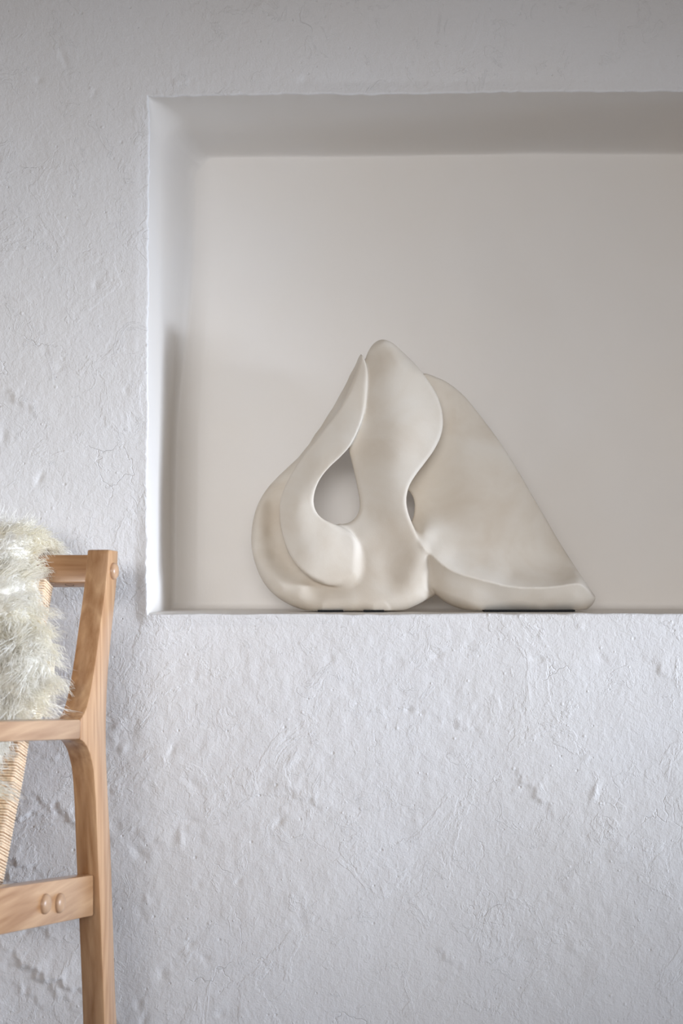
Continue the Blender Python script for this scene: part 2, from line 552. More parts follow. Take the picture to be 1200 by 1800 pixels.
# the rest of the room shell
def shell(name, bm, mat):
    o = bm_obj(name, bm, mat)
    o['kind'] = 'structure'
    return o
shell('floor', box_bm(WX0, WX1, -1.2, WY + 0.4, -0.06, 0.0), M_floor)
shell('ceiling', box_bm(WX0, WX1, -1.2, WY + 0.4, CEIL, CEIL + 0.06), M_room)
bm = bmesh.new()                                        # right hand wall round the window opening
for (y0, y1, z0, z1) in ((-1.2, -0.9, 0, CEIL), (1.8, WY + 0.4, 0, CEIL), (-0.9, 1.8, 0, 0.35), (-0.9, 1.8, 1.45, CEIL)):
    b2 = box_bm(WX1, WX1 + 0.10, y0, y1, z0, z1)
    me = bpy.data.meshes.new('tmp'); b2.to_mesh(me); b2.free(); bm.from_mesh(me); bpy.data.meshes.remove(me)
shell('wall_right', bm, M_room)

# ------------------------------------------------------------------ the sculpture (a solid field in pixel units, then meshed)
SY = 2.76                                               # distance of its middle plane
SS = SY / F                                             # metres per pixel there
STEP = 1.7
gX = np.arange(432, 1062, STEP, dtype=np.float32)
gY = np.arange(586, 1086, STEP, dtype=np.float32)
gD = np.arange(-88, 92, STEP, dtype=np.float32)
QX, QY = np.meshgrid(gX, gY)                            # rows = Y

def spline(pts, n=8, closed=True):
    P = np.array(pts, float)
    out = []
    m = len(P)
    for i in range(m if closed else m - 1):
        p0, p1, p2, p3 = (P[(i - 1) % m], P[i], P[(i + 1) % m], P[(i + 2) % m]) if closed else (P[max(i - 1, 0)], P[i], P[i + 1], P[min(i + 2, m - 1)])
        for k in range(n):
            t = k / n
            out.append(0.5 * ((2 * p1) + (-p0 + p2) * t + (2 * p0 - 5 * p1 + 4 * p2 - p3) * t * t + (-p0 + 3 * p1 - 3 * p2 + p3) * t ** 3))
    return np.array(out)

def sdf2(poly):
    """signed distance to a closed outline, positive inside"""
    d2 = np.full(QX.shape, 1e9, np.float32)
    ins = np.zeros(QX.shape, bool)
    n = len(poly)
    for i in range(n):
        ax, ay = poly[i]; bx, by = poly[(i + 1) % n]
        ex, ey = bx - ax, by - ay
        L2 = ex * ex + ey * ey
        if L2 < 1e-9:
            continue
        t = np.clip(((QX - ax) * ex + (QY - ay) * ey) / L2, 0, 1)
        d2 = np.minimum(d2, (QX - ax - t * ex) ** 2 + (QY - ay - t * ey) ** 2)
        if ay != by:
            c = ((ay > QY) != (by > QY)) & (QX < (bx - ax) * (QY - ay) / (by - ay) + ax)
            ins ^= c
    d = np.sqrt(d2)
    return np.where(ins, d, -d)

def tps(pts, lam=0.004):
    """thin plate surface through depth readings (X, Y, D)"""
    P = np.array(pts, float)
    x, y, d = P[:, 0] / 100, P[:, 1] / 100, P[:, 2]
    def U(r2):
        return np.where(r2 > 1e-12, 0.5 * r2 * np.log(np.maximum(r2, 1e-12)), 0)
    n = len(P)
    K = U((x[:, None] - x) ** 2 + (y[:, None] - y) ** 2) + lam * np.eye(n)
    T = np.stack([np.ones(n), x, y], -1)
    A_ = np.block([[K, T], [T.T, np.zeros((3, 3))]])
    w_ = np.linalg.solve(A_, np.concatenate([d, np.zeros(3)]))
    qx, qy = QX / 100, QY / 100
    out = w_[n] + w_[n + 1] * qx + w_[n + 2] * qy
    for i in range(n):
        out = out + w_[i] * U((qx - x[i]) ** 2 + (qy - y[i]) ** 2)
    return out.astype(np.float32)

def smin(a, b, k):
    h = np.maximum(k - np.abs(a - b), 0) / np.maximum(k, 1e-6)
    return np.minimum(a, b) - h * h * k * 0.25
def smax(a, b, k):
    return -smin(-a, -b, k)

def bump_map(pts):
    """soft map built of gaussian spots: (X, Y, radius, value)"""
    m = np.zeros(QX.shape, np.float32)
    for (x, y, r, v) in pts:
        m = np.maximum(m, v * np.exp(-(((QX - x) ** 2 + (QY - y) ** 2) / (r * r))))
    return m.astype(np.float32)

def solid(outline, front, back, k_front, k_back=18.0):
    """field > 0 inside: between back and front and inside the outline, edges eased by k"""
    s = outline.astype(np.float32)
    gy, gx_ = np.gradient(front, STEP)
    nf = 1 / np.sqrt(1 + np.minimum(gx_ ** 2 + gy ** 2, 9))
    f = (front[None] - gD[:, None, None]) * nf[None]
    f = smin(f, s[None], k_front if np.isscalar(k_front) else k_front[None])
    return smin(f, gD[:, None, None] - back[None], k_back)

# --- column: the upright middle lobe with the hip at its foot
col_out = spline([(642, 632), (649, 614), (659, 602), (670, 597), (682, 599), (694, 606), (710, 621), (727, 638), (745, 659),
                  (760, 681), (771, 703), (777, 725), (778, 748), (773, 770), (762, 792), (747, 813), (731, 834), (720, 852), (715, 868),
                  (714, 885), (718, 904), (726, 925), (735, 945), (746, 963), (755, 982), (760, 1000), (761, 1018), (765, 1036),
                  (764, 1046), (750, 1054), (733, 1063), (714, 1071), (690, 1075.5), (655, 1075), (625, 1068), (606, 1050), (600, 1025), (602, 1000), (604, 980),
                  (602, 960), (598, 938), (596, 922), (601, 921.5), (614, 918), (625, 909), (631, 897), (632, 883), (629, 862), (624, 838), (618, 812), (613, 788),
                  (616, 760), (626, 730), (632, 700), (636, 665)])
col_front = tps([(645, 636, 16), (656, 612, 16), (670, 604, 16), (690, 612, 18), (668, 640, 26), (700, 640, 28), (725, 662, 26), (748, 690, 22),
                 (690, 690, 36), (650, 700, 30), (660, 750, 35), (700, 750, 43), (740, 745, 34), (768, 745, 21), (640, 800, 30), (665, 800, 38), (700, 800, 45), (735, 800, 37),
                 (640, 850, 29), (670, 850, 38), (700, 850, 43), (712, 850, 42), (645, 900, 27), (680, 900, 36), (705, 900, 40),
                 (640, 940, 32), (665, 950, 33), (695, 950, 36), (722, 950, 40), (650, 990, 34), (680, 990, 33), (710, 985, 38), (735, 945, 40), (748, 966, 42), (735, 985, 43), (752, 990, 38),
                 (660, 1025, 36), (690, 1020, 35), (720, 1015, 42), (745, 1020, 36), (640, 1050, 40), (690, 1050, 40), (600, 1055, 38), (560, 1050, 34), (730, 1045, 36), (760, 1040, 18)], 0.012)
col_k = 7 + bump_map([(752, 1032, 36, 17), (700, 1080, 60, 26), (600, 1085, 60, 26), (760, 1000, 22, 10), (660, 590, 30, 6), (710, 630, 35, 22)])
sd_col = sdf2(col_out)

# --- bowl: the rim that swings round on the left, with the narrow flank running up to the tip
bowl_out = spline([(634.5, 622), (623, 641), (610, 662), (593, 693), (575, 722), (553, 757), (529, 796), (508, 818), (486, 839), (467, 862), (451, 892),
                   (442.5, 930), (443, 968), (454, 1006), (470, 1033), (492, 1053), (516, 1066), (542, 1074), (570, 1076), (640, 1076),
                   (690, 1075), (690, 1030), (655, 990), (612, 950), (585, 926), (562, 914), (546, 898), (542, 880), (545, 858), (554, 838), (570, 818), (592, 796),
                   (608, 776), (622, 748), (630, 720), (636, 690), (638, 660), (637, 640)])
bowl_front = tps([(634, 626, -10), (622, 646, -32), (610, 668, -42), (585, 711, -46), (561, 750, -46), (541, 780, -44), (527, 797, -38),
                  (634, 655, 18), (621, 667, 14), (606, 703, 14), (584, 740, 14), (562, 770, 12), (538, 800, 4),
                  (505, 822, -26), (518, 822, -12), (481, 850, -16), (500, 852, -12), (458, 890, 0), (476, 890, -12), (490, 884, -10),
                  (452, 940, 8), (462, 935, 8), (474, 932, -9), (489, 928, -6), (455, 985, 14), (470, 980, 14), (484, 973, -2), (499, 965, 2),
                  (475, 1025, 20), (495, 1012, 18), (507, 999, 3), (520, 990, 6), (505, 1048, 26), (530, 1035, 26), (545, 1024, 13), (552, 1013, 12),
                  (550, 1060, 32), (575, 1048, 31), (582, 1036, 25), (585, 1025, 22), (620, 1050, 37), (560, 960, 10), (600, 900, 0), (600, 1000, 24), (650, 1020, 30), (660, 1055, 39)], 0.01)
bowl_k = 5 + bump_map([(445, 940, 60, 26), (460, 1020, 60, 30), (520, 1075, 70, 30), (620, 1085, 60, 26), (475, 860, 35, 12)])
sd_bowl = sdf2(bowl_out)
bowl_front = np.minimum(bowl_front, 40)
def sstep(v, a, b):
    t = np.clip((v - a) / (b - a), 0, 1)
    return t * t * (3 - 2 * t)
mixw = sstep(QX, 570, 680)
common = bowl_front * (1 - mixw) + col_front * mixw            # foot shared by bowl and column
sy_ = sstep(QY, 950, 990)
kc_ = np.maximum(col_k, bowl_k)
col_k = (col_k + sy_ * (kc_ - col_k)).astype(np.float32)
bowl_k = (bowl_k + sy_ * (kc_ - bowl_k)).astype(np.float32)
col_front = col_front + sy_ * (common - col_front)
bowl_front = bowl_front + sy_ * (common - bowl_front)

# --- hook: the flame shaped lobe in front, ending in a round bulb
hook_out = spline([(636, 624), (642, 636), (645.5, 652), (646, 674), (644, 702), (637, 735), (626, 763), (614, 785), (598, 803), (578, 822), (563, 841), (554, 861),
                   (551, 881), (555, 898), (566, 911), (582, 919), (600, 926), (617, 937), (628, 953), (632, 973), (630, 995), (622, 1013), (608, 1025), (590, 1030),
                   (570, 1028), (548, 1018), (528, 1001), (512, 980), (500, 952), (493, 920), (492, 888), (499, 861), (515, 830), (534, 800), (558, 770), (578, 744), (596, 719), (608, 696), (622, 663), (632, 636)])
hook_front = tps([(636, 630, 20), (640, 660, 30), (626, 668, 31), (640, 700, 34), (612, 705, 34), (622, 735, 40), (588, 740, 36), (600, 770, 43), (565, 775, 38), (580, 800, 44),
                  (534, 812, 37), (560, 815, 46), (512, 852, 43), (545, 850, 52), (500, 890, 47), (525, 890, 56), (546, 885, 52), (501, 930, 51), (530, 930, 57), (560, 920, 52),
                  (515, 970, 53), (545, 965, 58), (580, 950, 54), (600, 938, 46), (540, 1005, 54), (570, 995, 53), (600, 980, 49), (622, 965, 45), (570, 1022, 47), (604, 1013, 44), (622, 993, 43), (631, 976, 41)], 0.02)
hook_k = 2.5 + bump_map([(634, 985, 40, 14), (605, 1032, 40, 16), (560, 1028, 30, 8), (600, 925, 25, 12), (652, 690, 40, 7), (556, 880, 24, 5)])
sd_hook = sdf2(hook_out)
bowl_front = np.where(sd_hook > 0, np.minimum(bowl_front, hook_front - np.clip(sd_hook * 2, 0, 14)), bowl_front)

# --- wing: the hollow sail on the right, and the rolled tail below it
wing_out = spline([(743, 657), (766, 663), (790, 675), (818, 699), (850, 739), (878, 777), (905, 819), (930, 862), (955, 905), (980, 948), (1003, 985), (1025, 1018), (1040, 1040),
                   (1046, 1050), (1042, 1061), (1031, 1071), (1015, 1075.5), (950, 1076), (880, 1076), (846, 1075.5), (822, 1073), (800, 1067), (782, 1058), (766, 1044),
                   (745, 1015), (730, 985), (716, 960), (706, 935), (710, 922), (722, 918), (727, 905), (728.5, 890), (727, 878), (721, 866), (712, 858), (706, 845), (715, 825),
                   (730, 800), (750, 770), (756, 735), (748, 700), (738, 675)])
ridge = [(737, 948, 28), (750, 968, 38), (772, 988, 47), (800, 1004, 49), (830, 1014, 49), (860, 1022, 48), (900, 1031, 46), (935, 1033, 44), (965, 1032, 42), (995, 1028, 40), (1018, 1026, 36), (1035, 1038, 24), (1046, 1051, 10)]
wing_a = tps(ridge + [(x, y + 40, d + 34) for (x, y, d) in ridge] +
             [(726, 915, -14), (745, 935, 22), (768, 945, 16), (775, 968, 30), (800, 975, 22), (850, 990, 20), (900, 1008, 20), (940, 1010, 18), (975, 1010, 14), (1000, 1008, 10),
              (730, 870, -38), (745, 840, -40), (765, 800, -38), (785, 750, -36), (775, 700, -38), (755, 672, -38), (800, 700, -38), (850, 745, -38), (820, 780, -24), (860, 780, -26),
              (790, 850, -20), (770, 900, -14), (830, 860, -9), (880, 840, -14), (840, 930, 2), (890, 930, 0), (900, 880, -10), (930, 900, -14), (930, 960, 0), (960, 960, -10), (985, 985, -8)])
wing_b = tps(ridge + [(x, y - 60, d + 60) for (x, y, d) in ridge] +
             [(770, 1030, 32), (800, 1055, 26), (830, 1045, 36), (850, 1070, 16), (900, 1070, 16), (900, 1050, 33), (960, 1070, 14), (960, 1050, 31), (1010, 1070, 10), (1012, 1050, 28), (1035, 1060, 10), (760, 1010, 32)], 0.03)
wing_front = smin(wing_a, wing_b, 3.0)
wing_k = 5 + bump_map([(800, 1075, 45, 22), (900, 1080, 60, 20), (1020, 1075, 40, 18), (990, 1080, 60, 16)])
sd_wing = sdf2(wing_out)
wing_back = np.minimum(wing_a - 26, -40).astype(np.float32)
wing_back = np.maximum(wing_back, -70)

field = solid(sd_col, col_front, np.full(QX.shape, -52, np.float32), col_k, 40)
kk = np.full(QX.shape, 0.3, np.float32)
field = smax(field, solid(sd_bowl, bowl_front, np.full(QX.shape, -58, np.float32), bowl_k, 30), kk[None])
kk = 2 + bump_map([(626, 1012, 50, 16), (604, 930, 20, 8)])
field = smax(field, solid(sd_hook, hook_front, np.full(QX.shape, -22, np.float32), hook_k, 20), kk[None])
kk = 2 + bump_map([(744, 958, 24, 14), (762, 1020, 24, 5)])
field = smax(field, solid(sd_wing, wing_front, wing_back, wing_k, 14), kk[None])
field[:, -1, :] = -1

def surface_nets(f):
    """dual mesh of the zero level of a sampled field (axes: D, Y, X)"""
    ins = f > 0
    nz, ny, nx = f.shape
    c = np.zeros((nz - 1, ny - 1, nx - 1), np.int8)
    for a in (0, 1):
        for b in (0, 1):
            for d in (0, 1):
                c += ins[a:nz - 1 + a, b:ny - 1 + b, d:nx - 1 + d]
    act = (c > 0) & (c < 8)
    cells = np.argwhere(act)
    vid = np.full(act.shape, -1, np.int32)
    vid[act] = np.arange(len(cells))
    acc = np.zeros((len(cells), 3)); cnt = np.zeros(len(cells))
    corner = [(a, b, d) for a in (0, 1) for b in (0, 1) for d in (0, 1)]
    vals = [f[cells[:, 0] + a, cells[:, 1] + b, cells[:, 2] + d] for (a, b, d) in corner]
    for i in range(8):
        for j in range(i + 1, 8):
            dif = [corner[j][k] - corner[i][k] for k in range(3)]
            if sum(map(abs, dif)) != 1:
                continue
            cross = (vals[i] > 0) != (vals[j] > 0)
            t = np.where(cross, vals[i] / np.where(cross, vals[i] - vals[j], 1), 0)
            for k in range(3):
                acc[:, k] += np.where(cross, corner[i][k] + t * dif[k], 0)
            cnt += cross
    vert = cells + acc / cnt[:, None]
    quads = []
    for ax in range(3):
        o1, o2 = [(1, 2), (2, 0), (0, 1)][ax]
        s0 = [slice(1, -1)] * 3; s0[ax] = slice(0, -1)
        s1 = [slice(1, -1)] * 3; s1[ax] = slice(1, None)
        A0, A1 = ins[tuple(s0)], ins[tuple(s1)]
        for flip, cond in ((False, A0 & ~A1), (True, ~A0 & A1)):
            e = np.argwhere(cond)
            off = np.ones(3, int); off[ax] = 0
            e = e + off
            q = []
            for (da_, db_) in ((-1, -1), (0, -1), (0, 0), (-1, 0)):
                cc = e.copy(); cc[:, o1] += da_; cc[:, o2] += db_
                q.append(vid[cc[:, 0], cc[:, 1], cc[:, 2]])
            q = np.stack(q, -1)
            quads.append(q[:, ::-1] if flip else q)
    return vert, np.concatenate(quads)

sv, sq = surface_nets(field)
# light relaxing of the mesh
ed = np.concatenate([sq[:, [0, 1]], sq[:, [1, 2]], sq[:, [2, 3]], sq[:, [3, 0]]])
deg = np.bincount(ed[:, 0], minlength=len(sv)) + np.bincount(ed[:, 1], minlength=len(sv))
for it in range(8):
    lam_ = 0.5 if it % 2 == 0 else -0.34
    av = np.zeros_like(sv)
    for k in range(3):
        av[:, k] = np.bincount(ed[:, 0], sv[ed[:, 1], k], len(sv)) + np.bincount(ed[:, 1], sv[ed[:, 0], k], len(sv))
    sv = sv + lam_ * (av / deg[:, None] - sv)
D_ = gD[0] + sv[:, 0] * STEP; Y_ = gY[0] + sv[:, 1] * STEP; X_ = gX[0] + sv[:, 2] * STEP
yd = SY - D_ * SS
SW = np.stack([(X_ - 600) / F * yd, yd, CZ - (Y_ - HY) / F * yd], -1)
SILL = Z0 + 0.0008
PAD = 0.0028
SW[:, 2] = np.maximum(SW[:, 2], SILL + PAD)
base = np.array([0.12, SY, SILL])
sculpt = empty('abstract_sculpture', base, 0, 'cream stone abstract sculpture of curling interlocked lobes standing in the wall niche', 'sculpture')
# orient faces outwards
body = mesh_obj('body', SW - base, sq[:, ::-1], M_stone, sculpt)
bm = bmesh.new(); bm.from_mesh(body.data); bmesh.ops.recalc_face_normals(bm, faces=bm.faces[:]); bm.to_mesh(body.data); bm.free()

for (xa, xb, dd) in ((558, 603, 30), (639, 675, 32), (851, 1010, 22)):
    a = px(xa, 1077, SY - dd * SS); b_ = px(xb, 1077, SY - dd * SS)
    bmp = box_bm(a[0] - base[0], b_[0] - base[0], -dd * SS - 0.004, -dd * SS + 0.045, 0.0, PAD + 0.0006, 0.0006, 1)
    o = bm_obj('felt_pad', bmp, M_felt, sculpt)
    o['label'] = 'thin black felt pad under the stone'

# ------------------------------------------------------------------ the armchair
AZ = math.atan2(-0.98, -0.199)
d1 = Vector((math.cos(AZ), math.sin(AZ), 0))            # towards the chair's front
n1 = Vector((-math.sin(AZ), math.cos(AZ), 0))           # towards its right hand (outer) side
P0 = Vector(((173 - 600) / F * 2.30, 2.30, 0))
chair = empty('armchair', P0, AZ, 'oak armchair with woven cord back, at the left edge in front of the plaster wall', 'armchair')
def pl(X, Y, off=0.0):
    """chair coordinates (forward, height) of the pixel on the plane at that sideways offset"""
    r = Vector(((X - 600) / F, 1.0, -(Y - HY) / F))
    t = (n1.dot(P0) + off) / n1.dot(r)
    p = r * t
    return (d1.dot(Vector((p.x, p.y, 0)) - P0), CZ + p.z)

def prism(poly, y0, y1, bev=0.003, seg=2):
    """profile in (x, z) extruded sideways from y0 to y1 with eased edges"""
    bm = bmesh.new()
    a = [bm.verts.new((x, y0, z)) for x, z in poly]
    b = [bm.verts.new((x, y1, z)) for x, z in poly]
    n = len(poly)
    f0 = bm.faces.new(a); f1 = bm.faces.new(b[::-1])
    for i in range(n):
        bm.faces.new((a[i], b[i], b[(i + 1) % n], a[(i + 1) % n]))
    bmesh.ops.recalc_face_normals(bm, faces=bm.faces[:])
    if bev:
        es = [e for e in bm.edges if len(e.link_faces) == 2 and e.calc_face_angle(0) > 0.6]
        bmesh.ops.bevel(bm, geom=es, offset=bev, segments=seg, affect='EDGES', profile=0.5)
    bmesh.ops.triangulate(bm, faces=[f for f in bm.faces if len(f.verts) > 4])
    return bm

TH = 0.037
back_edge = [(208, 968), (207.5, 985), (205, 1030), (200, 1080), (195, 1130), (190, 1190), (187.5, 1250), (187, 1310), (189, 1370), (192, 1430), (195, 1490), (199, 1610), (203, 1737), (206, 1800)]
front_up = [(192, 966), (186, 1030), (181, 1070), (176, 1107), (170, 1152), (163, 1197), (156, 1232), (149, 1253), (142, 1264)]
front_lo = [(141, 1300), (149, 1306), (156, 1318), (161, 1334), (165, 1355), (168, 1390), (170, 1430), (172, 1490), (174, 1540), (177, 1610), (182, 1737), (184, 1800)]
be = [pl(*p) for p in back_edge]
fu = [pl(*p) for p in front_up]
fl = [pl(*p) for p in front_lo]
def dense(c, n=5):
    return [tuple(p) for p in spline(c, n, closed=False)] + [c[-1]]
def to_floor(c):
    (xa, za), (xb, zb) = c[-3], c[-1]
    return (xb + (xb - xa) / (zb - za) * (0 - zb), 0.0)
be_f = to_floor(be); fl_f = to_floor(fl)
# the rear post's top is cut square to its slope
post_poly = dense(fu) + dense(fl) + [fl_f, be_f] + dense(be[::-1])
def frame_side(y_out, y_in, tag):
    bm_obj('rear_post', prism(post_poly, y_in, y_out), M_wood_z, chair, True, 40)
    a0, a1 = fu[-1], fl[0]
    # armrest: straight bar rising a little towards the front
    at, ab = pl(0, 1267.5), pl(0, 1304.5)
    def ext(p, q, xx):
        return (xx, p[1] + (q[1] - p[1]) / (q[0] - p[0]) * (xx - p[0]))
    XE = a0[0] + 0.50
    arm = [a0, ext(a0, at, XE - 0.03), (XE, ext(a0, at, XE)[1] - 0.012), (XE, ext(a1, ab, XE)[1] + 0.004), ext(a1, ab, XE - 0.01), a1]
    bm_obj('armrest', prism(arm, y_in - 0.0006, y_out + 0.0006, 0.004), M_wood_u, chair, True, 40)
    zt = ext(a1, ab, XE - 0.05)[1]
    leg = [(XE - 0.075, zt), (XE - 0.025, zt), (XE - 0.035, 0.30), (XE - 0.045, 0.0), (XE - 0.085, 0.0), (XE - 0.078, 0.30)]
    bm_obj('front_leg', prism(leg, y_in, y_out), M_wood_z, chair, True, 40)
    return XE
XE = frame_side(0.0, -TH, 'right')
WIDE = 0.66
frame_side(-WIDE + TH, -WIDE, 'left')

# seat side rail, set 7 mm in from the outer face
IN = -0.007
def rail(y_out, y_in):
    ra, rb = pl(165, 1537.5, IN), pl(165, 1610, IN)
    rc, rd = pl(0, 1561, IN), pl(0, 1644.5, IN)
    def ext(p, q, xx):
        return (xx, p[1] + (q[1] - p[1]) / (q[0] - p[0]) * (xx - p[0]))
    xe = XE - 0.072
    xs = ra[0]
    poly = [(xs, ra[1]), ext(ra, rc, xe), ext(rb, rd, xe), (xs, rb[1])]
    return bm_obj('seat_rail', prism(poly, y_in, y_out, 0.0035), M_wood_u, chair, True, 40)
rail(IN, -0.034)
rail(-WIDE + 0.034, -WIDE - IN)

def button(u, z, y, r=0.0145, h=0.008, out=1):
    """domed dowel cap standing proud of a side face"""
    bm = bmesh.new()
    rings = [(r, -0.003), (r, h * 0.30), (r * 0.95, h * 0.50), (r * 0.80, h * 0.76), (r * 0.5, h * 0.94), (r * 0.2, h)]
    prev = None
    for (rr, hh) in rings:
        cur = [bm.verts.new((u + rr * math.cos(2 * math.pi * i / 28), y + out * hh, z + rr * math.sin(2 * math.pi * i / 28))) for i in range(28)]
        if prev:
            for i in range(28):
                bm.faces.new((prev[i], prev[(i + 1) % 28], cur[(i + 1) % 28], cur[i]))
        prev = cur
    bm.faces.new(prev)
    o = bm_obj('dowel_cap', bm, M_dowel, chair, True, 60)
    o['label'] = 'round domed wooden dowel cap'
for (X, Y) in ((78, 1589), (103.5, 1587.5)):
    u, z = pl(X, Y, IN)
    button(u, z, IN)
u, z = pl(198.5, 1004)
button(u, z, 0.0, 0.0135)
RU, RZc = u, z                                          # centre of the top rail
button(u, z, -WIDE, 0.0135, 0.008, -1)

# top rail between the rear posts, leaning back with them
LEAN = math.radians(17.5)
def lean(du, dz):
    return (RU + du * math.cos(LEAN) - dz * math.sin(LEAN), RZc + du * math.sin(LEAN) + dz * math.cos(LEAN))
RT, RH = 0.015, 0.0235
top = [lean(-RT, -RH), lean(RT, -RH), lean(RT, RH), lean(-RT, RH)]
trail = bm_obj('top_rail', prism(top, -WIDE + TH - 0.004, -TH + 0.004, 0.003), M_wood_l, chair, True, 40)
# screw hole on the underside of the top rail
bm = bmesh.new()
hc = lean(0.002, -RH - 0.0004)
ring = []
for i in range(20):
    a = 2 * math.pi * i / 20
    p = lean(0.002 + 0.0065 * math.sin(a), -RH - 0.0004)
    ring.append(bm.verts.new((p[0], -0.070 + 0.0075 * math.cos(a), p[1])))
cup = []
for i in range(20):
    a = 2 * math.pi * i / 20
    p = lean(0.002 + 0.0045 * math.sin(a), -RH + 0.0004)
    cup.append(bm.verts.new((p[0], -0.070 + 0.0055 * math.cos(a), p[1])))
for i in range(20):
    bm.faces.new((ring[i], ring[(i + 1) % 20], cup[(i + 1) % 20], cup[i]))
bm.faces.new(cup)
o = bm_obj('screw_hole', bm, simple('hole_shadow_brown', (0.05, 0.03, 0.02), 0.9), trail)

# woven back: two stiles wound with paper cord from side to side
OFFB = -0.093
edge_px = [(90, 1030), (70, 1150), (42, 1340), (25, 1430), (8, 1520), (-12, 1620)]
bk = [pl(X, Y, OFFB) for X, Y in edge_px]               # rear edge of the stile's outer face
bk = dense(bk, 6)
def normal_at(i):
    a = bk[max(i - 1, 0)]; b = bk[min(i + 1, len(bk) - 1)]
    tx, tz = b[0] - a[0], b[1] - a[1]
    l = math.hypot(tx, tz)
    return (-tz / l, tx / l)                            # forward facing
SD = 0.030
fr = []
for i, p in enumerate(bk):
    nx_, nz_ = normal_at(i)
    if nx_ < 0: nx_, nz_ = -nx_, -nz_
    fr.append((p[0] + nx_ * SD, p[1] + nz_ * SD))
BL = -WIDE - OFFB
stile_poly = bk + fr[::-1]
for (ya, yb) in ((OFFB - 0.022, OFFB), (BL, BL + 0.022)):
    bm_obj('back_stile', prism(stile_poly, ya, yb, 0.002), M_wood_z, chair, True, 40)
# cross bar joining the stiles low down, and between the seat rails
bx, bz = (bk[-1][0] + fr[-1][0]) / 2, (bk[-1][1] + fr[-1][1]) / 2
bm_obj('cross_bar', box_bm(bx - 0.016, bx + 0.016, -WIDE + 0.030, -0.030, bz - 0.008, bz + 0.022, 0.003), M_wood_l, chair)

def resample(poly, step):
    P = np.array(poly); s = np.concatenate([[0], np.cumsum(np.hypot(*np.diff(P, axis=0).T))])
    t = np.arange(step / 2, s[-1], step)
    return np.stack([np.interp(t, s, P[:, 0]), np.interp(t, s, P[:, 1])], -1)
cord_v, cord_f = [], []
CR = 0.0019
rb = resample(bk, 0.0043); rf = resample(fr, 0.0043 * 1.0)
nc = min(len(rb), len(rf))
for i in range(nc):
    (bu, bzz), (fu_, fz_) = rb[i], rf[i]
    ex, ez = fu_ - bu, fz_ - bzz
    l = math.hypot(ex, ez); ex /= l; ez /= l            # depth axis
    tx, tz = -ez, ex                                    # along the stile
    g = CR * 0.9
    j = random.uniform(-0.0005, 0.0005)
    path = [(-g, OFFB - 0.002), (-g * 0.3, OFFB + g), (l * 0.5, OFFB + g), (l + g * 0.3, OFFB + g), (l + g, OFFB - 0.002), (l + g, BL + 0.002), (l + g * 0.3, BL - g), (-g * 0.3, BL - g), (-g, BL + 0.002)]
    n = len(path)
    b0 = len(cord_v)
    for k, (dd, yy) in enumerate(path):
        pd, py = path[(k - 1) % n]; qd, qy = path[(k + 1) % n]
        vx, vy = qd - pd, qy - py
        m_ = math.hypot(vx, vy); ox, oy = vy / m_, -vx / m_
        for s_ in range(6):
            a = 2 * math.pi * s_ / 6
            r_ = CR
            dd2 = dd + ox * math.cos(a) * r_
            yy2 = yy + oy * math.cos(a) * r_
            tt = math.sin(a) * r_ + j
            cord_v.append((bu + ex * dd2 + tx * tt, yy2, bzz + ez * dd2 + tz * tt))
    for k in range(n):
        for s_ in range(6):
            cord_f.append((b0 + k * 6 + s_, b0 + k * 6 + (s_ + 1) % 6, b0 + ((k + 1) % n) * 6 + (s_ + 1) % 6, b0 + ((k + 1) % n) * 6 + s_))
weave = mesh_obj('woven_cord', cord_v, np.array(cord_f), M_cord, chair)
weave['kind'] = 'stuff'
weave['label'] = 'pale paper cord wound closely across the chair back'

# seat panel just in front of the back, resting on the seat rails
sx0 = bx + 0.03
za = pl(165, 1537.5, IN); zb_ = pl(0, 1561, IN)
sl = (zb_[1] - za[1]) / (zb_[0] - za[0])
def seat_z(x): return za[1] + sl * (x - za[0])
seat_poly = [(sx0, seat_z(sx0)), (XE - 0.08, seat_z(XE - 0.08)), (XE - 0.08, seat_z(XE - 0.08) + 0.026), (sx0, seat_z(sx0) + 0.026)]
bm_obj('seat', prism(seat_poly, BL, OFFB, 0.006), M_cord, chair, True, 40)

# ------------------------------------------------------------------ the sheepskin over the chair back
skin = empty('sheepskin', P0, AZ, 'long-haired white sheepskin draped over the back of the oak armchair', 'sheepskin')
# path of the hide in chair coordinates (forward, height): behind the rail, over it, down the back, on to the seat
tp = lean(0, RH)
front_line = [(p[0] + 0.012 * math.cos(LEAN) + 0.006, p[1] + 0.004) for p in fr]
hide_path = [(tp[0] - 0.042, tp[1] - 0.045), (tp[0] - 0.038, tp[1] - 0.02), (tp[0] - 0.030, tp[1] + 0.006), (tp[0] - 0.004, tp[1] + 0.016), (tp[0] + 0.024, tp[1] + 0.004), (tp[0] + 0.036, tp[1] - 0.030)]
fl2 = [p for p in front_line if p[1] < tp[1] - 0.07]
hide_path += fl2[::3] + [(fl2[-1][0] + 0.02, fl2[-1][1] - 0.01)]
sxx = fl2[-1][0] + 0.06
hide_path += [(sxx, seat_z(sxx) + 0.045), (sxx + 0.06, seat_z(sxx + 0.06) + 0.036), (sxx + 0.22, seat_z(sxx + 0.22) + 0.036)]
hp = np.array(dense(hide_path, 6))
slen = np.concatenate([[0], np.cumsum(np.hypot(*np.diff(hp, axis=0).T))])
def hide_at(s):
    x = np.interp(s, slen, hp[:, 0]); z = np.interp(s, slen, hp[:, 1])
    e = 0.006
    tx = np.interp(s + e, slen, hp[:, 0]) - np.interp(s - e, slen, hp[:, 0])
    tz = np.interp(s + e, slen, hp[:, 1]) - np.interp(s - e, slen, hp[:, 1])
    l = np.hypot(tx, tz) + 1e-9
    return x, z, tx / l, tz / l
